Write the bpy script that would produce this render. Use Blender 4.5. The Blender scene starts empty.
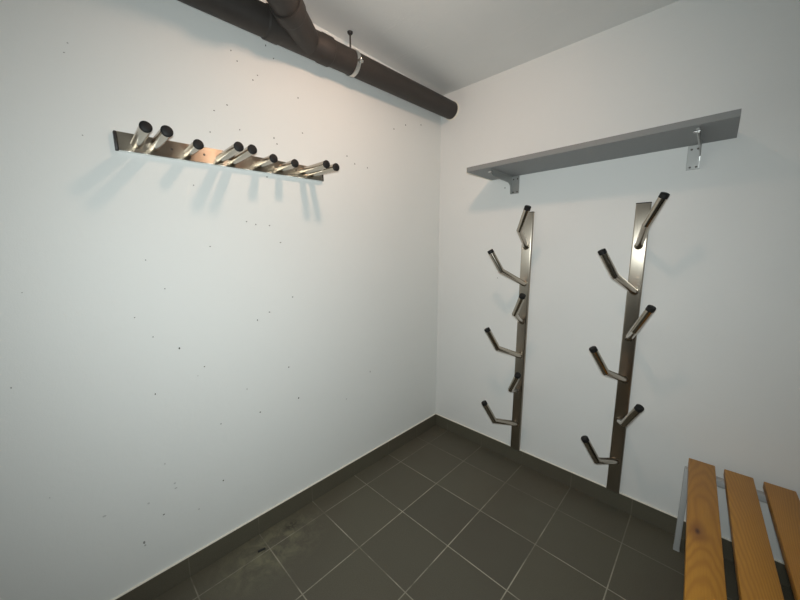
import bpy, bmesh, math, random
from mathutils import Vector, Matrix
random.seed(7)
S = bpy.context.scene
COL = S.collection
PI = math.pi

# ------------------------------------------------------------------ settings
LAMP_AIM = (-.66, .40, -.63)
LAMP_POWER = 138.0
LAMP_COL = (1.0, .64, .45)
FLASH_POWER = 78.5
FLASH_COL = (.895, .968, .965)
EXPOSURE = 0.0
CEIL = 2.483
RX, RY = 3.6, -4.6          # room extents

S.view_settings.view_transform = 'Standard'
S.view_settings.look = 'None'
S.view_settings.gamma = 1
S.view_settings.use_curve_mapping = False
S.view_settings.exposure = EXPOSURE

# ------------------------------------------------------------------ node helper
class NT:
    def __init__(self, name):
        self.m = bpy.data.materials.new(name); self.m.use_nodes = True
        self.t = self.m.node_tree; self.t.nodes.clear()
        self.out = self.t.nodes.new('ShaderNodeOutputMaterial')
        self.b = self.t.nodes.new('ShaderNodeBsdfPrincipled')
        self.t.links.new(self.b.outputs[0], self.out.inputs[0])
    def set(self, sock, v):
        if hasattr(v, 'is_output'): self.t.links.new(v, sock)
        elif isinstance(v, (tuple, list)) and len(v) == 3 and sock.type == 'RGBA': sock.default_value = (*v, 1)
        else: sock.default_value = v
    def n(self, typ, props=None, **ins):
        nd = self.t.nodes.new(typ)
        for k, v in (props or {}).items(): setattr(nd, k, v)
        for k, v in ins.items():
            key = int(k[1:]) if k[0] == 'i' and k[1:].isdigit() else k
            self.set(nd.inputs[key], v)
        return nd
    def math(self, op, a, b=0.0, c=0.0, clamp=False):
        nd = self.n('ShaderNodeMath', {'operation': op, 'use_clamp': clamp}, i0=a, i1=b, i2=c)
        return nd.outputs[0]
    def vm(self, op, *a):
        nd = self.n('ShaderNodeVectorMath', {'operation': op})
        for i, v in enumerate(a):
            if op == 'SCALE' and i == 1: self.set(nd.inputs['Scale'], v)
            else: self.set(nd.inputs[i], v)
        return nd.outputs['Value'] if op in ('LENGTH', 'DISTANCE', 'DOT_PRODUCT') else nd.outputs[0]
    def coord(self): return self.n('ShaderNodeTexCoord').outputs['Object']
    def pos(self): return self.n('ShaderNodeNewGeometry').outputs['Position']
    def noise(self, vec, scale, detail=3.0, rough=0.5, dist=0.0):
        nd = self.n('ShaderNodeTexNoise', None, Vector=vec, Scale=scale, Detail=detail, Roughness=rough, Distortion=dist)
        return nd.outputs['Fac']
    def ramp(self, fac, lo, hi, a=0.0, b=1.0):
        nd = self.n('ShaderNodeMapRange', {'clamp': True})
        for i, v in enumerate((fac, lo, hi, a, b)): self.set(nd.inputs[i], v)
        return nd.outputs[0]
    def mix(self, fac, a, b):
        nd = self.n('ShaderNodeMix', {'data_type': 'RGBA'})
        self.set(nd.inputs[0], fac); self.set(nd.inputs[6], a); self.set(nd.inputs[7], b)
        return nd.outputs[2]
    def sep(self, v):
        nd = self.n('ShaderNodeSeparateXYZ', None, i0=v); return nd.outputs
    def comb(self, x, y, z):
        return self.n('ShaderNodeCombineXYZ', None, i0=x, i1=y, i2=z).outputs[0]
    def bump(self, h, strength, dist):
        nd = self.n('ShaderNodeBump', None, Strength=strength, Distance=dist, Height=h)
        self.t.links.new(nd.outputs[0], self.b.inputs['Normal'])
    def bs(self, **k):
        names = {'col': 'Base Color', 'rough': 'Roughness', 'metal': 'Metallic', 'spec': 'Specular IOR Level', 'aniso': 'Anisotropic'}
        for a, v in k.items(): self.set(self.b.inputs[names[a]], v)
        return self

LEFT_MARKS = [(-1.914, 2.003, 0.0022, 0.55), (-1.417, 2.208, 0.0034, 0.55), (-1.313, 2.152, 0.0037, 0.55), (-1.897, 1.768, 0.0022, 0.55), (-1.519, 1.871, 0.0034, 0.55), (-1.403, 1.909, 0.0036, 0.55), (-1.107, 1.968, 0.0042, 0.55), (-0.788, 1.884, 0.0048, 0.55), (-0.695, 1.88, 0.005, 0.55), (-1.297, 1.518, 0.0041, 0.55), (-1.248, 1.441, 0.0043, 0.55), (-1.36, 1.519, 0.004, 0.55), (-1.4, 1.529, 0.0039, 0.55), (-1.553, 1.419, 0.0034, 0.55), (-1.771, 1.367, 0.0026, 0.55), (-1.594, 1.656, 0.0032, 0.55), (-1.199, 1.173, 0.0045, 0.55), (-1.38, 1.082, 0.0042, 0.55), (-1.722, 1.257, 0.0029, 0.55), (-2.08, 1.274, 0.0018, 0.55), (-1.903, 2.034, 0.0022, 0.55), (-2.134, 0.986, 0.0028, 0.5), (-1.822, 1.159, 0.0026, 0.7), (-1.775, 1.077, 0.0028, 0.8), (-1.695, 1.015, 0.0045, 1), (-1.613, 0.917, 0.0034, 0.8), (-1.64, 0.884, 0.0026, 0.3), (-1.788, 0.852, 0.0035, 1), (-1.448, 0.765, 0.0037, 0.4), (-1.238, 0.816, 0.0047, 0.7), (-1.321, 1.112, 0.0043, 0.6), (-1.192, 0.634, 0.0055, 0.8), (-1.395, 0.63, 0.0045, 0.8), (-1.569, 0.64, 0.0034, 0.6), (-0.694, 0.643, 0.0066, 0.3), (-1.579, 0.368, 0.0042, 0.8), (-1.805, 0.34, 0.0042, 0.8), (-1.876, 0.262, 0.0095, 0.45), (-1.874, 0.248, 0.0074, 0.3), (-1.758, 0.454, 0.0053, 0.22), (-1.756, 0.431, 0.0054, 0.22), (-1.683, 0.288, 0.0043, 0.25), (-1.848, 0.417, 0.0056, 0.18), (-1.975, 0.443, 0.0061, 0.2), (-1.783, 0.554, 0.0043, 0.2), (-2.096, 0.59, 0.0022, 0.3), (-0.883, 0.523, 0.005, 0.3), (-1.269, 2.287, 0.0037, 0.75), (-1.236, 2.248, 0.0037, 0.75), (-1.395, 2.177, 0.0035, 0.75), (-1.498, 1.957, 0.0034, 0.75), (-1.123, 2.121, 0.004, 0.75), (-1.334, 2.126, 0.0036, 0.75), (-1.447, 1.993, 0.0035, 0.75), (-0.221, 2.236, 0.0056, 0.75), (-0.372, 2.196, 0.0054, 0.75), (-0.477, 2.146, 0.0052, 0.75), (-1.253, 1.911, 0.0039, 0.75), (-1.24, 1.888, 0.004, 0.75), (-0.841, 1.915, 0.0047, 0.75), (-1.296, 1.734, 0.004, 0.75)]
RIGHT_MARKS = [(0.51, 1.796, 0.005, 0.6), (0.488, 1.228, 0.004, 0.5), (0.2, 1.829, 0.003, 0.25)]

def wall_mat(name, base, marks=(), axis='y'):
    k = NT(name); p = k.pos(); s = k.sep(p)
    flat = k.comb(s[1 if axis == 'y' else 0], s[2], 0.0)
    big = k.noise(p, 1.6, 3); fine = k.noise(p, 260, 2); mid = k.noise(p, 26, 4, .6)
    scuff = k.ramp(k.noise(k.vm('MULTIPLY', p, (3, 3, 9)), 3.0, 5, .7), .62, .8)
    col = k.mix(big, tuple(c * .965 for c in base), tuple(min(1, c * 1.02) for c in base))
    col = k.mix(k.math('MULTIPLY', scuff, .10), col, tuple(c * .80 for c in base))
    tot = None
    for i, (a, z, r, st) in enumerate(marks):
        r = r * .76 if r < .007 else r * .5; st = min(1, st * 1.5)
        sx = .8 + ((i * 37) % 10) * .06; sz = 1.5 - ((i * 37) % 10) * .08
        v = k.n('ShaderNodeVectorMath', {'operation': 'MULTIPLY_ADD'}, i0=flat, i1=(sx / r, sz / r, 0), i2=(-a * sx / r, -z * sz / r, 0)).outputs[0]
        d = k.vm('LENGTH', v)
        m = k.math('MULTIPLY', k.math('LESS_THAN', d, 1.0), st)
        tot = m if tot is None else k.math('MAXIMUM', tot, m)
    if tot is not None: col = k.mix(tot, col, (.05, .05, .045))
    k.bs(col=col, rough=.62, spec=.25)
    k.bump(k.math('ADD', k.math('MULTIPLY', fine, .35), mid), .22, .003)
    return k.m

def ceil_mat():
    k = NT('ceiling_paint'); p = k.pos()
    big = k.noise(p, 2.2, 4, .6)
    streak = k.ramp(k.noise(k.vm('MULTIPLY', p, (3, 16, 1)), 1.4, 4, .7), .60, .75)
    col = k.mix(big, (.72, .725, .71), (.80, .805, .79))
    col = k.mix(k.math('MULTIPLY', streak, .25), col, (.86, .86, .84))
    k.bs(col=col, rough=.6, spec=.3)
    k.bump(k.math('ADD', k.noise(p, 90, 3), k.math('MULTIPLY', streak, 2.0)), .2, .003)
    return k.m

GX, GY, T = .1249, -.2410, .30      # tile grid
def tile_common(k, p):
    n1 = k.noise(p, 9, 5, .65); n2 = k.noise(p, 240, 2, .5); n3 = k.noise(p, 1.7, 3)
    col = k.mix(n1, (.084, .077, .054), (.106, .098, .070))
    col = k.mix(k.ramp(n2, .35, .75), col, (.118, .110, .082))
    col = k.mix(k.math('MULTIPLY', k.ramp(n3, .45, .7), .35), col, (.086, .068, .050))
    return col, n1, n2
def grid_line(k, x, off, w):
    f = k.math('FRACT', k.math('DIVIDE', k.math('ADD', x, -off + 30 * T + T / 2), T))
    d = k.math('MULTIPLY', k.math('ABSOLUTE', k.math('SUBTRACT', f, .5)), T)
    return k.ramp(d, w * .5, w * .5 + .0012, 1, 0)
def floor_mat():
    k = NT('floor_tiles'); p = k.pos(); s = k.sep(p)
    col, n1, n2 = tile_common(k, p)
    # each tile a touch different
    ix = k.math('FLOOR', k.math('DIVIDE', k.math('ADD', s[0], -GX), T)); iy = k.math('FLOOR', k.math('DIVIDE', k.math('ADD', s[1], -GY), T))
    wn = k.n('ShaderNodeTexWhiteNoise', {'noise_dimensions': '3D'}, Vector=k.comb(ix, iy, 0.0)).outputs['Value']
    col = k.mix(k.math('MULTIPLY', wn, .35), col, (.060, .056, .046))
    # dust stain beside the left skirting
    d = k.vm('LENGTH', k.vm('MULTIPLY', k.vm('SUBTRACT', p, (.13, -1.43, 0)), (5.5, 3.2, 0)))
    st = k.math('MULTIPLY', k.ramp(d, .25, 1.0, 1, 0), k.ramp(k.noise(p, 14, 6, .75, .6), .42, .62))
    col = k.mix(k.math('MULTIPLY', st, .7), col, (.205, .195, .125))
    d2 = k.vm('LENGTH', k.vm('MULTIPLY', k.vm('SUBTRACT', p, (.075, -1.305, 0)), (26, 20, 0)))
    st2 = k.math('MULTIPLY', k.ramp(d2, .4, 1.0, 1, 0), k.ramp(k.noise(p, 60, 4, .7), .42, .55))
    col = k.mix(k.math('MULTIPLY', st2, .7), col, (.035, .034, .026))
    # grout
    g = k.math('MAXIMUM', grid_line(k, s[0], GX, .0034), grid_line(k, s[1], GY, .0034))
    fade = k.ramp(k.noise(p, 4.2, 4, .7), .38, .56, .22, 1.0)
    # grout near the walls is greyed over with dirt
    fade = k.math('MULTIPLY', fade, k.math('MULTIPLY', k.ramp(s[1], -.62, -.22, 1.0, .30), k.ramp(s[0], .10, .30, .5, 1.0)))
    col = k.mix(k.math('MULTIPLY', g, fade), col, (.36, .335, .265))
    k.bs(col=col, rough=k.ramp(n1, .3, .7, .50, .62), spec=.35)
    k.bump(k.math('SUBTRACT', k.math('MULTIPLY', n2, .4), g), .35, .0015)
    return k.m
def skirting_mat():
    k = NT('skirting_tiles'); p = k.pos(); s = k.sep(p)
    col, n1, n2 = tile_common(k, p)
    g = k.math('MAXIMUM', k.math('MULTIPLY', grid_line(k, s[0], GX, .0028), k.math('GREATER_THAN', s[0], .03)),
               k.math('MULTIPLY', grid_line(k, s[1], GY, .0028), k.math('LESS_THAN', s[1], -.03)))
    col = k.mix(k.math('MULTIPLY', g, k.ramp(k.noise(p, 9, 3), .4, .6, .1, .6)), col, (.19, .17, .13))
    k.bs(col=col, rough=.5, spec=.35)
    k.bump(n2, .2, .001)
    return k.m

def simple(name, col, rough, metal=0.0, spec=.5, nscale=40, var=.12, bump=0.05):
    k = NT(name); p = k.coord()
    n = k.noise(p, nscale, 4, .6)
    c = k.mix(n, tuple(x * (1 - var) for x in col), tuple(min(1, x * (1 + var)) for x in col))
    k.bs(col=c, rough=k.ramp(n, .3, .7, rough * .9, min(1, rough * 1.1)), metal=metal, spec=spec)
    if bump: k.bump(n, bump, .001)
    return k.m
def steel(name, axis, col=(.60, .565, .51), rough=.26):
    k = NT(name); p = k.coord()
    sc = {'x': (4, 300, 300), 'y': (300, 4, 300), 'z': (300, 300, 4)}[axis]
    n = k.noise(k.vm('MULTIPLY', p, sc), 1.0, 3, .6)
    w = k.noise(p, 9, 3, .6)
    c = k.mix(n, tuple(x * .90 for x in col), tuple(min(1, x * 1.06) for x in col))
    c = k.mix(k.math('MULTIPLY', w, .35), c, tuple(x * y for x, y in zip(col, (.86, .80, .72))))
    k.bs(col=c, rough=k.ramp(n, .3, .7, rough * .9, rough * 1.1), metal=1.0)
    if axis != 'x':      # long brushing: the highlight spreads across the grain
        k.bs(aniso=.92); k.set(k.b.inputs['Tangent'], k.comb(*((0.0, 0.0, 1.0) if axis == 'y' else (1.0, 0.0, 0.0))))
    return k.m
def oak(name, seed, knot=None):
    k = NT(name); p0 = k.coord()
    p = k.vm('ADD', p0, (seed * 1.37, seed * 3.1, seed * .71))
    warp = k.noise(k.vm('MULTIPLY', p, (7, 1.6, 7)), 1.0, 3, .55)
    s = k.sep(p)
    if knot:
        d = k.vm('LENGTH', k.vm('MULTIPLY', k.vm('SUBTRACT', p0, (knot[0], knot[1], 0)), (26, 11, 0)))
        pull = k.ramp(d, 0, 2.2, 1, 0)
    # cathedral figure: nested arches along the board, axis at x = ax
    s0 = k.sep(p0); ax = (.042, -.03, .13, .05)[int(seed)  - 1]
    dx = k.math('SUBTRACT', s0[0], ax)
    ring = k.math('ADD', k.math('MULTIPLY', k.math('MULTIPLY', dx, dx), 5200), k.math('ADD', k.math('MULTIPLY', s0[1], 60), k.math('MULTIPLY', warp, 30)))
    if knot: ring = k.math('ADD', ring, k.math('MULTIPLY', pull, 9))
    band = k.math('POWER', k.math('ADD', k.math('MULTIPLY', k.math('SINE', ring), .5), .5), 1.6)
    fib = k.noise(k.vm('MULTIPLY', p, (300, 9, 300)), 1.0, 4, .7)
    col = k.mix(k.math('MULTIPLY', band, .50), (.52, .245, .030), (.31, .115, .013))
    col = k.mix(k.math('MULTIPLY', k.ramp(fib, .35, .75), .6), col, (.40, .170, .022))
    big = k.noise(k.vm('MULTIPLY', p, (9, 2.2, 9)), 1.0, 3)
    col = k.mix(k.math('MULTIPLY', k.ramp(big, .4, .75), .45), col, (.32, .125, .014))
    if knot:
        col = k.mix(k.ramp(d, .10, .85, .75, 0), col, (.17, .050, .012))
        col = k.mix(k.ramp(d, .04, .22, .9, 0), col, (.055, .018, .008))
    sx = k.sep(p0)
    k.bs(col=col, rough=.42, spec=.4)
    k.bump(fib, .10, .0008)
    return k.m

M = {}
M['wall_l'] = wall_mat('wall_paint_marked', (.80, .82, .80), LEFT_MARKS, 'y')
M['wall_r'] = wall_mat('wall_paint_plain', (.79, .80, .785), RIGHT_MARKS, 'x')
M['wall_o'] = wall_mat('wall_paint_rear', (.62, .62, .60))
M['ceil'] = ceil_mat(); M['floor'] = floor_mat(); M['skirt'] = skirting_mat()
M['caulk'] = simple('pale_caulk', (.82, .78, .68), .6, nscale=60)
M['steel_y'] = steel('brushed_steel_plate', 'y', (.40, .36, .30), .34)
M['steel_z'] = steel('brushed_steel_post', 'z', (.41, .37, .315), .33)
M['tube'] = steel('steel_tube', 'x', (.50, .45, .385), .19)
M['zinc'] = simple('galvanised_steel', (.66, .66, .64), .34, 1.0, nscale=120)
M['bracket'] = simple('dull_galvanised_steel', (.40, .405, .395), .42, .75, nscale=120, var=.06)
M['chrome'] = simple('polished_steel', (.78, .78, .77), .16, 1.0, nscale=120)
M['rubber'] = simple('black_rubber', (.010, .010, .010), .55, spec=.3)
M['screw'] = simple('dark_screw', (.12, .11, .10), .4, 1.0)
M['pipe'] = simple('dark_cast_pipe', (.040, .035, .0315), .55, spec=.35, nscale=14, var=.30, bump=.1)
M['shelf'] = simple('grey_laminate', (.25, .258, .262), .5, spec=.35, nscale=90, var=.04, bump=.02)
M['edge'] = simple('grey_edge_band', (.225, .23, .228), .45, spec=.35, nscale=90, var=.04, bump=.02)
M['grey_paint'] = simple('grey_powder_coat', (.46, .475, .475), .45, spec=.4, nscale=200, var=.05, bump=.04)
M['black'] = simple('black_plastic', (.012, .012, .012), .5)
M['white_plastic'] = simple('white_plastic', (.8, .8, .78), .4)
M['door'] = simple('grey_door_paint', (.42, .43, .43), .45, nscale=20, var=.04)

# ------------------------------------------------------------------ mesh helpers
def add_box(bm, lo, hi, bevel=0.0, seg=2):
    lo = Vector(lo); hi = Vector(hi)
    r = bmesh.ops.create_cube(bm, size=1.0)
    vs = r['verts']
    c = (lo + hi) / 2; d = hi - lo
    for v in vs: v.co = Vector((v.co.x * d.x, v.co.y * d.y, v.co.z * d.z)) + c
    if bevel:
        es = list({e for v in vs for e in v.link_edges})
        bmesh.ops.bevel(bm, geom=es, offset=bevel, segments=seg, profile=.5, affect='EDGES')
def add_tube(bm, pts, rad, seg=24, caps=True):
    """tube along a polyline with mitred corners; rad is a number or a list"""
    pts = [Vector(p) for p in pts]; n = len(pts)
    if not isinstance(rad, (list, tuple)): rad = [rad] * n
    d0 = (pts[1] - pts[0]).normalized()
    a = d0.cross(Vector((0, 0, 1)))
    if a.length < .05: a = d0.cross(Vector((1, 0, 0)))
    a.normalize(); b = d0.cross(a).normalized()
    rings = []; prev_d = d0
    cur = [(pts[0] + (a * math.cos(2 * PI * i / seg) + b * math.sin(2 * PI * i / seg)) * 1.0) - pts[0] for i in range(seg)]
    rings.append([bm.verts.new(pts[0] + v * rad[0]) for v in cur])
    for j in range(1, n):
        din = (pts[j] - pts[j - 1]).normalized()
        dout = (pts[j + 1] - pts[j]).normalized() if j < n - 1 else din
        nrm = (din + dout).normalized()
        # slide ring vectors along din onto the mitre plane
        nv = []
        for v in cur:
            base = v * rad[j]
            t = -base.dot(nrm) / din.dot(nrm)
            nv.append(base + din * t)
        rings.append([bm.verts.new(pts[j] + v) for v in nv])
        # direction vectors for the next leg: flatten along dout
        nxt = []
        for v in nv:
            w = v - dout * v.dot(dout)
            nxt.append(w / rad[j])
        cur = nxt
    for j in range(n - 1):
        for i in range(seg):
            bm.faces.new((rings[j][i], rings[j][(i + 1) % seg], rings[j + 1][(i + 1) % seg], rings[j + 1][i]))
    if caps:
        bm.faces.new(list(reversed(rings[0]))); bm.faces.new(rings[-1])
def add_lathe(bm, prof, o, axis, seg=32):
    """revolve (distance along axis, radius) profile about axis through o"""
    o = Vector(o); ax = Vector(axis).normalized()
    a = ax.cross(Vector((0, 0, 1)))
    if a.length < .05: a = ax.cross(Vector((1, 0, 0)))
    a.normalize(); b = ax.cross(a).normalized()
    rings = []
    for (h, r) in prof:
        if r < 1e-6: rings.append([bm.verts.new(o + ax * h)])
        else: rings.append([bm.verts.new(o + ax * h + (a * math.cos(2 * PI * i / seg) + b * math.sin(2 * PI * i / seg)) * r) for i in range(seg)])
    for p, q in zip(rings, rings[1:]):
        for i in range(seg):
            if len(p) == 1 and len(q) == 1: continue
            if len(p) == 1: bm.faces.new((p[0], q[(i + 1) % seg], q[i]))
            elif len(q) == 1: bm.faces.new((p[i], p[(i + 1) % seg], q[0]))
            else: bm.faces.new((p[i], p[(i + 1) % seg], q[(i + 1) % seg], q[i]))
def add_prism(bm, poly, d):
    vs = [bm.verts.new(p) for p in poly]; f = bm.faces.new(vs)
    r = bmesh.ops.extrude_face_region(bm, geom=[f])
    for v in r['geom']:
        if isinstance(v, bmesh.types.BMVert): v.co += Vector(d)
def obj(name, bm, mat, parent=None, smooth=True, loc=None, angle=35):
    bmesh.ops.recalc_face_normals(bm, faces=bm.faces)
    me = bpy.data.meshes.new(name)
    if smooth:
        lim = math.radians(angle)
        for f in bm.faces: f.smooth = True
        for e in bm.edges:
            e.smooth = not (len(e.link_faces) == 2 and e.calc_face_angle(0) > lim) 
    bm.to_mesh(me); bm.free()
    for m in (mat if isinstance(mat, (list, tuple)) else [mat]): me.materials.append(m)
    o = bpy.data.objects.new(name, me); COL.objects.link(o)
    if parent: o.parent = parent
    if loc: o.location = loc
    return o
def thing(name, label, cat, loc=(0, 0, 0), rot=(0, 0, 0), group=None):
    o = bpy.data.objects.new(name, None); COL.objects.link(o)
    o.empty_display_size = .05
    o.location = loc; o.rotation_euler = rot
    o['label'] = label; o['category'] = cat
    if group: o['group'] = group
    return o
def struct(name, bm, mat, parent=None, smooth=False):
    o = obj(name, bm, mat, parent, smooth)
    if parent is None: o['kind'] = 'structure'
    return o
def NB(): return bmesh.new()
def boxobj(fn, name, mat, lo, hi, bevel=0, parent=None):
    bm = NB(); add_box(bm, lo, hi, bevel); return fn(name, bm, mat, parent)

# ------------------------------------------------------------------ room
W = .12
boxobj(struct, 'floor', M['floor'], (-W, RY - W, -.1), (RX + W, W, 0))
boxobj(struct, 'ceiling', M['ceil'], (-W, RY - W, CEIL), (RX + W, W, CEIL + .1))
boxobj(struct, 'wall_left', M['wall_l'], (-W, RY, 0), (0, 0, CEIL))
boxobj(struct, 'wall_right', M['wall_r'], (-W, 0, 0), (RX + W, W, CEIL))
boxobj(struct, 'wall_far_right', M['wall_o'], (RX, RY, 0), (RX + W, 0, CEIL))
# rear wall with a doorway
bm = NB()
DX0, DX1, DH = 2.0, 2.9, 2.03
add_box(bm, (-W, RY - W, 0), (DX0, RY, CEIL)); add_box(bm, (DX1, RY - W, 0), (RX + W, RY, CEIL)); add_box(bm, (DX0, RY - W, DH), (DX1, RY, CEIL))
struct('wall_rear', bm, M['wall_o'])
bm = NB(); add_box(bm, (DX0, RY - .08, .004), (DX1, RY - .04, DH - .002), .002)
dr = struct('door_1', bm, M['door'])
bm = NB(); add_lathe(bm, [(0, 0), (0, .025), (.008, .025), (.008, .009), (.05, .009), (.05, 0)], (DX0 + .07, RY - .04, 1.03), (0, 1, 0)); add_tube(bm, [(DX0 + .07, RY + .005, 1.03), (DX0 + .19, RY + .005, 1.03)], .009)
obj('door_handle', bm, M['chrome'], dr)
HB, TB = .0952, .008
def skirt(name, lo, hi, clo, chi):
    b = boxobj(struct, name, M['skirt'], lo, hi, .0008)
    bm = NB(); add_box(bm, clo, chi, .001, 1); obj('caulk_line', bm, M['caulk'], b, False)
skirt('baseboard_left', (0, RY, 0), (TB, 0, HB), (0, RY, HB), (TB * 1.0, 0, HB + .0045))
skirt('baseboard_right', (TB, -TB, 0), (RX, 0, HB), (0, -TB, HB), (RX, 0, HB + .0045))
boxobj(struct, 'baseboard_far_right', M['skirt'], (RX - TB, RY, 0), (RX, -TB, HB))
boxobj(struct, 'baseboard_rear', M['skirt'], (TB, RY, 0), (DX0, RY + TB, HB))

# ------------------------------------------------------------------ ceiling lamp (just outside the frame)
t = thing('ceiling_spotlight', 'small white ceiling spotlight tilted towards the left wall', 'lamp', (.93, -1.21, CEIL))
bm = NB(); add_lathe(bm, [(0, 0), (0, .045), (.012, .043), (.014, .012), (.03, .010), (.03, 0)], (0, 0, 0), (0, 0, -1)); obj('lamp_base', bm, M['white_plastic'], t)
AIM = Vector(LAMP_AIM).normalized()
hc = Vector((0, 0, -.045))
bm = NB(); add_lathe(bm, [(-.035, 0), (-.035, .022), (-.03, .03), (.028, .066), (.046, .067), (.046, .064), (.026, .0615), (.026, 0)], hc, AIM, 40); obj('lamp_housing', bm, M['white_plastic'], t)
k = NT('lit_diffuser'); k.bs(col=(.9, .9, .88), rough=.4)
k.set(k.b.inputs['Emission Color'], LAMP_COL); k.set(k.b.inputs['Emission Strength'], LAMP_POWER)
bm = NB(); add_lathe(bm, [(.0265, .0595), (.031, .056), (.035, .04), (.037, .02), (.0375, 0)], hc, AIM, 40); obj('diffuser', bm, k.m, t, angle=60)

# ------------------------------------------------------------------ drain pipe under the ceiling
SL = .03
pz = lambda y: 2.363 + SL * y
PX, PR = .09, .055
t = thing('drain_pipe', 'dark brown drain pipe with a branch running along the ceiling edge', 'pipe', (PX, 0, pz(0)))
L3 = lambda x, y, z: (x - PX, y, z - pz(0))
ay = Vector((0, -1, -SL)).normalized()
bm = NB(); add_tube(bm, [L3(PX, -.001, pz(0)), L3(PX, -1.03, pz(-1.03))], PR, 48); obj('pipe_run', bm, M['pipe'], t)
bm = NB(); add_tube(bm, [L3(PX, -1.30, pz(-1.30)), L3(PX, RY + .005, pz(RY + .005))], PR + .001, 48); obj('pipe_run', bm, M['pipe'], t)
# tee fitting with its sockets and the stub of the branch
bm = NB()
add_lathe(bm, [(1.00, 0), (1.00, .056), (1.004, .0605), (1.055, .0605), (1.06, .0575), (1.25, .0575), (1.255, .0605), (1.31, .0605), (1.316, .056), (1.316, 0)], (0, 0, 0), ay, 48)
bo = Vector(L3(PX, -1.115, pz(-1.115))); bd = Vector((1, -1.28, .05)).normalized()
add_lathe(bm, [(0, 0), (0, .0575), (.17, .0575), (.172, .0625), (.176, .0635)], bo, bd, 48)
add_lathe(bm, [(.176, .0635), (.225, .0635), (.23, .061), (.23, 0)], bo, bd, 48)
obj('tee_fitting', bm, M['pipe'], t)
bm = NB()
e0 = bo + bd * .20; e1 = bo + bd * 1.6
add_tube(bm, [e0, e1], PR, 48); obj('branch_pipe', bm, M['pipe'], t)
bm = NB()
add_lathe(bm, [(.335, .050), (.335, .057), (.338, .069), (.40, .069), (.405, .064), (.405, .05)], bo, bd, 48)
obj('pipe_socket', bm, M['pipe'], t)
bm = NB(); add_lathe(bm, [(-.0005, .050), (-.0005, .062), (.004, .0615), (.009, .056), (.009, .05)], (0, 0, 0), ay, 48)
o = obj('sealant_ring', bm, M['caulk'], t); o['label'] = 'pale ring of sealant where the pipe enters the wall'

CY = -.865
t = thing('pipe_clamp', 'galvanised pipe clamp on a threaded rod holding the dark pipe to the ceiling', 'clamp', (PX, CY, pz(CY)))
bm = NB(); n = 48; ro, ri, hw = PR + .0045, PR + .0012, .011
add_lathe(bm, [(-hw, ri), (-hw, ro), (hw, ro), (hw, ri), (-hw, ri)], (0, 0, 0), ay, n); band = obj('clamp_band', bm, M['zinc'], t)
for sgn in (1, -1):
    a = math.radians(-12 if sgn > 0 else 168)
    u = Vector((math.cos(a), 0, math.sin(a))); v = Vector((-math.sin(a), 0, math.cos(a)))
    bm = NB()
    p0, p1 = u * (PR + .002), u * (PR + (.021 if sgn > 0 else .018))
    add_prism(bm, [p0 - v * .005 + Vector((0, -hw, 0)), p1 - v * .005 + Vector((0, -hw, 0)), p1 - v * .005 + Vector((0, hw, 0)), p0 - v * .005 + Vector((0, hw, 0))], v * .010)
    obj('clamp_ear', bm, M['zinc'], t, False)
    bm = NB(); add_lathe(bm, [(-.012, 0), (-.012, .006), (-.006, .0075), (.010, .0075), (.012, .006), (.012, 0)], u * (PR + .0125), v, 12)
    obj('clamp_bolt', bm, M['chrome'], t)
zc = CEIL - pz(CY)
bm = NB(); add_tube(bm, [(-.012, 0, PR + .004), (-.012, 0, zc)], .0042, 12); obj('threaded_rod', bm, M['screw'], t)
bm = NB(); add_lathe(bm, [(-.012, 0), (-.012, .008), (-.006, .013), (0, .014), (0, 0)], (-.012, 0, zc), (0, 0, 1), 20); obj('ceiling_anchor', bm, M['black'], t)
bm = NB(); add_lathe(bm, [(0, .005), (0, .010), (.012, .010), (.012, .005)], (-.012, 0, PR + .003), (0, 0, 1), 6); obj('nut', bm, M['zinc'], t, False)

# ------------------------------------------------------------------ peg rack on the left wall
RZ = 1.7765; RY0, RY1 = -1.817, -1.012
RC = (RY0 + RY1) / 2; HL = (RY1 - RY0) / 2; RT = .020
t = thing('peg_rack', 'horizontal brushed steel peg rack with black capped pegs on left wall', 'rack', (0, RC, RZ), (math.atan(.0225), 0, 0))
bm = NB(); add_box(bm, (-.0006, -HL + .004, -.030), (RT, HL - .004, .030), .0009, 1); obj('back_plate', bm, M['steel_y'], t)
bm = NB(); add_box(bm, (.0002, -HL + .004, -.0318), (RT + .004, HL - .004, -.0296), .0004, 1); o = obj('underside_reflection_strip', bm, M['chrome'], t, False); o['label'] = 'polished strip added along the lower edge for the bright reflection on the underside'  # polished strip added so the plate's underside mirrors the bright wall below
for s in (-1, 1):
    bm = NB(); add_box(bm, (-.0006, s * HL - .004, -.0305), (RT + .0005, s * HL + .004, .0305), .0015, 2); obj('end_cap', bm, M['black'], t)
PEG = [(-1.763, 1.767, .204, 1.779), (-1.715, 1.768, .233, 1.771), (-1.607, 1.770, .153, 1.773), (-1.495, 1.770, .221, 1.776), (-1.448, 1.769, .225, 1.776),
       (-1.337, 1.777, .163, 1.777), (-1.237, 1.777, .154, 1.778), (-1.124, 1.784, .226, 1.782), (-1.075, 1.781, .229, 1.778)]
TR = .0160
ca, sa = math.cos(-math.atan(.0225)), math.sin(-math.atan(.0225))
def rl(x, y, z):
    y -= RC; z -= RZ
    return Vector((x, y * ca - z * sa, y * sa + z * ca))
for (y, z0, L, z1) in PEG:
    p0, p1 = rl(RT, y, z0), rl(L, y, z1); d = (p1 - p0).normalized()
    bm = NB(); add_tube(bm, [p0 - d * .004, p1 - d * .006], TR, 28); pg = obj('peg', bm, M['tube'], t)
    bm = NB(); add_lathe(bm, [(-.0085, 0), (-.0085, TR + .0006), (-.002, TR + .001), (.0, TR * .93), (.001, TR * .8), (.0016, 0)], p1, d, 28); obj('rubber_cap', bm, M['rubber'], pg)
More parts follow.
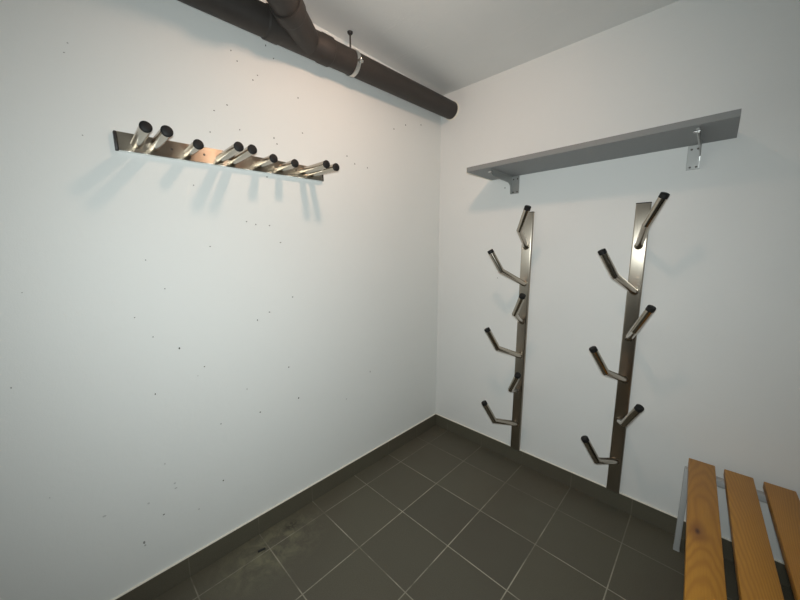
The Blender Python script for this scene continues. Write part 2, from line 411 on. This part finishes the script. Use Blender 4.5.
for y in (-1.66, -1.553, -1.16):
    bm = NB(); add_lathe(bm, [(0, .0042), (.0012, .0042), (.002, .003), (.002, 0)], (RT, y - RC, .001), (1, 0, 0), 14); obj('screw', bm, M['screw'], t)

# ------------------------------------------------------------------ two tall boot trees on the right wall
HOOK_R = .0162
LEVELS = [1.43, 1.204, .965, .743, .514, .28]
def post_bm(z0, z1):
    bm = NB()
    w, d = .030, .020
    # rounded flat profile: flat front with rounded sides
    poly = [(-w, 0)]
    for i in range(7):
        a = PI - (PI / 2) * i / 6
        poly.append((-w + .006 + .006 * math.cos(a), -(d - .006) - .006 * math.sin(a)))
    for i in range(7):
        a = PI / 2 - (PI / 2) * i / 6
        poly.append((w - .006 + .006 * math.cos(a), -(d - .006) - .006 * math.sin(a)))
    poly.append((w, 0))
    add_prism(bm, [(x, y, z0) for x, y in poly], (0, 0, z1 - z0))
    return bm
def boot_tree(x, label):
    t = thing('boot_tree', label, 'boot rack', (x, -.0004, HB + .004), (0, 0, 0), 'tall steel boot trees on the right wall')
    o = HB + .004
    obj('post', post_bm(0, 1.6305 - o), M['steel_z'], t)
    bm = post_bm(1.6305 - o, 1.6345 - o)
    for v in bm.verts: v.co.x *= 1.02; v.co.y *= 1.03
    obj('end_cap', bm, M['rubber'], t)
    for i, z in enumerate(LEVELS):
        s = 1 if i % 2 == 0 else -1
        r = Vector((0, -.020, z - o))
        kn = r + Vector((s * .048, -.210, .086)); tip = r + Vector((s * .103, -.249, .202))
        d1 = (kn - r).normalized(); d2 = (tip - kn).normalized()
        bm = NB(); add_tube(bm, [r - d1 * .012, kn, tip - d2 * .006], HOOK_R, 28); h = obj('hook', bm, M['tube'], t)
        bm = NB(); add_lathe(bm, [(-.017, HOOK_R), (-.017, HOOK_R + .0006), (0, HOOK_R + .0006), (.002, HOOK_R - .001), (.003, HOOK_R * .75), (.0032, 0)], tip, d2, 28); obj('rubber_cap', bm, M['rubber'], h)
        bm = NB(); nn = 28; pts = []
        # weld bead: an ellipse where the slanted tube meets the post
        for j in range(nn):
            a = 2 * PI * j / nn
            u = Vector((d1.x, 0, d1.z)).normalized(); v = Vector((-u.z, 0, u.x))
            pts.append(r + u * (math.cos(a) * HOOK_R / abs(d1.y) * 1.03) + v * (math.sin(a) * HOOK_R * 1.03))
        rings = []
        for j in range(nn):
            p = pts[j]; out = (p - r).normalized()
            rings.append([bm.verts.new(p + out * (.0022 * math.cos(b)) + Vector((0, -.0022 * math.sin(b), 0))) for b in (0, PI / 3, 2 * PI / 3, PI, 4.4, 5.4)])
        for j in range(nn):
            for q in range(6): bm.faces.new((rings[j][q], rings[j][(q + 1) % 6], rings[(j + 1) % nn][(q + 1) % 6], rings[(j + 1) % nn][q]))
        obj('weld_bead', bm, M['tube'], h)
    return t
boot_tree(.675, 'tall steel boot tree with bent hooks on right wall, nearer the room corner')
boot_tree(1.234, 'tall steel boot tree with bent hooks on right wall, nearer the wooden bench')

# ------------------------------------------------------------------ shelf
SX0, SX1, SD, SZ = .42, 1.522, .302, 1.86
t = thing('wall_shelf', 'grey laminate shelf on two metal brackets high on the right wall', 'shelf', (SX0, 0, SZ - .005), (0, -.010, 0))
bm = NB(); add_box(bm, (0, -SD + .001, 0), (SX1 - SX0, -.0005, .024), .0008, 1); obj('board', bm, M['shelf'], t, False)
bm = NB(); add_box(bm, (0, -SD - .0008, 0), (SX1 - SX0, -SD + .001, .0245), .0004, 1); obj('front_edge', bm, M['edge'], t, False)
bm = NB(); add_box(bm, (-.0025, -SD, -.0035), (0, -.001, .0245), .0004, 1); o = obj('end_edge', bm, M['caulk'], t, False); o['label'] = 'pale strip on the left end of the grey shelf'
def bracket(xa, xb, side):
    # wall plate with a folded side web that runs out under the board
    x0, x1 = xa - SX0, xb - SX0
    bm = NB()
    add_box(bm, (x0, -.0035, -.104), (x1, -.0005, -.001), .0008, 1)
    wx = x0 if side < 0 else x1 - .003
    fx = (x0, x0 + .012) if side < 0 else (x1 - .012, x1)
    add_box(bm, (fx[0], -.268, -.0036), (fx[1], -.0005, -.0006), .0006, 1)
    prof = [(-.0005, -.002), (-.268, -.002)]
    for i in range(7):
        a = i / 6 * PI / 2
        prof.append((-.268 - .006 * math.sin(a) + .04 * (1 - math.cos(a)), -.004 - .030 * math.sin(a)))
    prof += [(-.10, -.038), (-.045, -.042), (-.024, -.055), (-.020, -.075), (-.018, -.104), (-.0005, -.104)]
    add_prism(bm, [(wx, y, z) for y, z in prof], (.003, 0, 0))
    b = obj('bracket', bm, M['bracket'], t, False)
    for zz in (-.018, -.094):
        for xx in (x0 + .013, x1 - .011):
            bm = NB(); add_lathe(bm, [(0, .0042), (.0012, .0042), (.0022, .003), (.0022, 0)], (xx, -.0035, zz), (0, -1, 0), 14); obj('screw', bm, M['screw'], b)
    bm = NB(); add_tube(bm, [(wx + .0015 - .016, -.262, -.012), (wx + .0015 + .004, -.262, -.012)], .0045, 12); obj('pivot_pin', bm, M['chrome'], b)
    return b
bracket(.553, .602, -1)
bracket(1.372, 1.417, 1)

# ------------------------------------------------------------------ slatted bench
t = thing('slatted_bench', 'low bench of oak slats on a grey steel frame against right wall', 'bench', (1.517, -.050, 0), (0, 0, math.radians(1.9)))
BL = 1.25; SW, SP, ST, BT = .0885, .1178, .030, .45
for i in range(4):
    bm = NB(); add_box(bm, (0, -BL, 0), (SW, 0, ST), .003, 2)
    kn = (.028, -.520) if i == 0 else None
    obj('slat', bm, oak('oak_slat_%s' % 'abcd'[i], i + 1.3, kn), t, loc=(i * SP, 0, BT - ST))
BW = 3 * SP + SW
for (lx, ly) in ((-.011, -.028), (BW - .019, -.028), (-.011, -BL + .02), (BW - .019, -BL + .02)):
    bm = NB(); add_box(bm, (lx, ly - .035, .004), (lx + .022, ly, BT - ST - .001), .003, 2); lg = obj('leg', bm, M['grey_paint'], t)
    bm = NB(); add_box(bm, (lx - .001, ly - .036, 0), (lx + .023, ly + .001, .006), .002, 2); obj('foot_cap', bm, M['grey_paint'], lg)
for yy in (-.030, -BL + .02):
    bm = NB(); add_box(bm, (.011, yy - .030, BT - ST - .032), (BW - .019, yy, BT - ST - .0005), .003, 2); obj('crossbar', bm, M['grey_paint'], t)

# ------------------------------------------------------------------ scrap on the floor
bm = NB(); add_box(bm, (-.0055, -.017, 0), (.0055, .017, .004), .0015, 2)
for v in bm.verts: v.co.x += .002 * math.sin(v.co.y * 140)
o = obj('floor_scrap', bm, M['black'], loc=(.105, -1.472, .0004))
o.rotation_euler = (0, 0, math.radians(-4))
o['label'] = 'small black scrap lying on the floor tiles beside the left baseboard'; o['category'] = 'scrap'

# ------------------------------------------------------------------ phone flash (real light of the photograph)
R = [[0.7212133424615407, 0.6927110302659616, 0.0016562618316986744], [0.10339163606739879, -0.10528098052911047, -0.9890531253325744], [-0.6849536365672435, 0.7134895540136739, -0.14755057460617088]]
CAM = Vector((1.5084442625405894, -1.9918803020738707, 1.3997136224145903))
mw = Matrix(((R[0][0], -R[1][0], -R[2][0], CAM.x), (R[0][1], -R[1][1], -R[2][1], CAM.y), (R[0][2], -R[1][2], -R[2][2], CAM.z), (0, 0, 0, 1)))
if FLASH_POWER > 0:
    ld = bpy.data.lights.new('camera_flash', 'SPOT'); ld.energy = FLASH_POWER; ld.color = FLASH_COL
    ld.spot_size = math.radians(158); ld.spot_blend = 1.0; ld.shadow_soft_size = .012
    lo = bpy.data.objects.new('camera_flash', ld); COL.objects.link(lo)
    lo.matrix_world = mw @ Matrix.Translation((.004, .040, 0))

w = bpy.data.worlds.new('world'); S.world = w; w.use_nodes = True
w.node_tree.nodes['Background'].inputs[0].default_value = (.5, .6, .7, 1); w.node_tree.nodes['Background'].inputs[1].default_value = .05

cd = bpy.data.cameras.new('camera'); cam = bpy.data.objects.new('camera', cd); COL.objects.link(cam)
cd.sensor_width = 36; cd.sensor_fit = 'HORIZONTAL'; cd.lens = 325.2855 / 800 * 36; cd.clip_start = .02
cam.matrix_world = mw
S.camera = cam
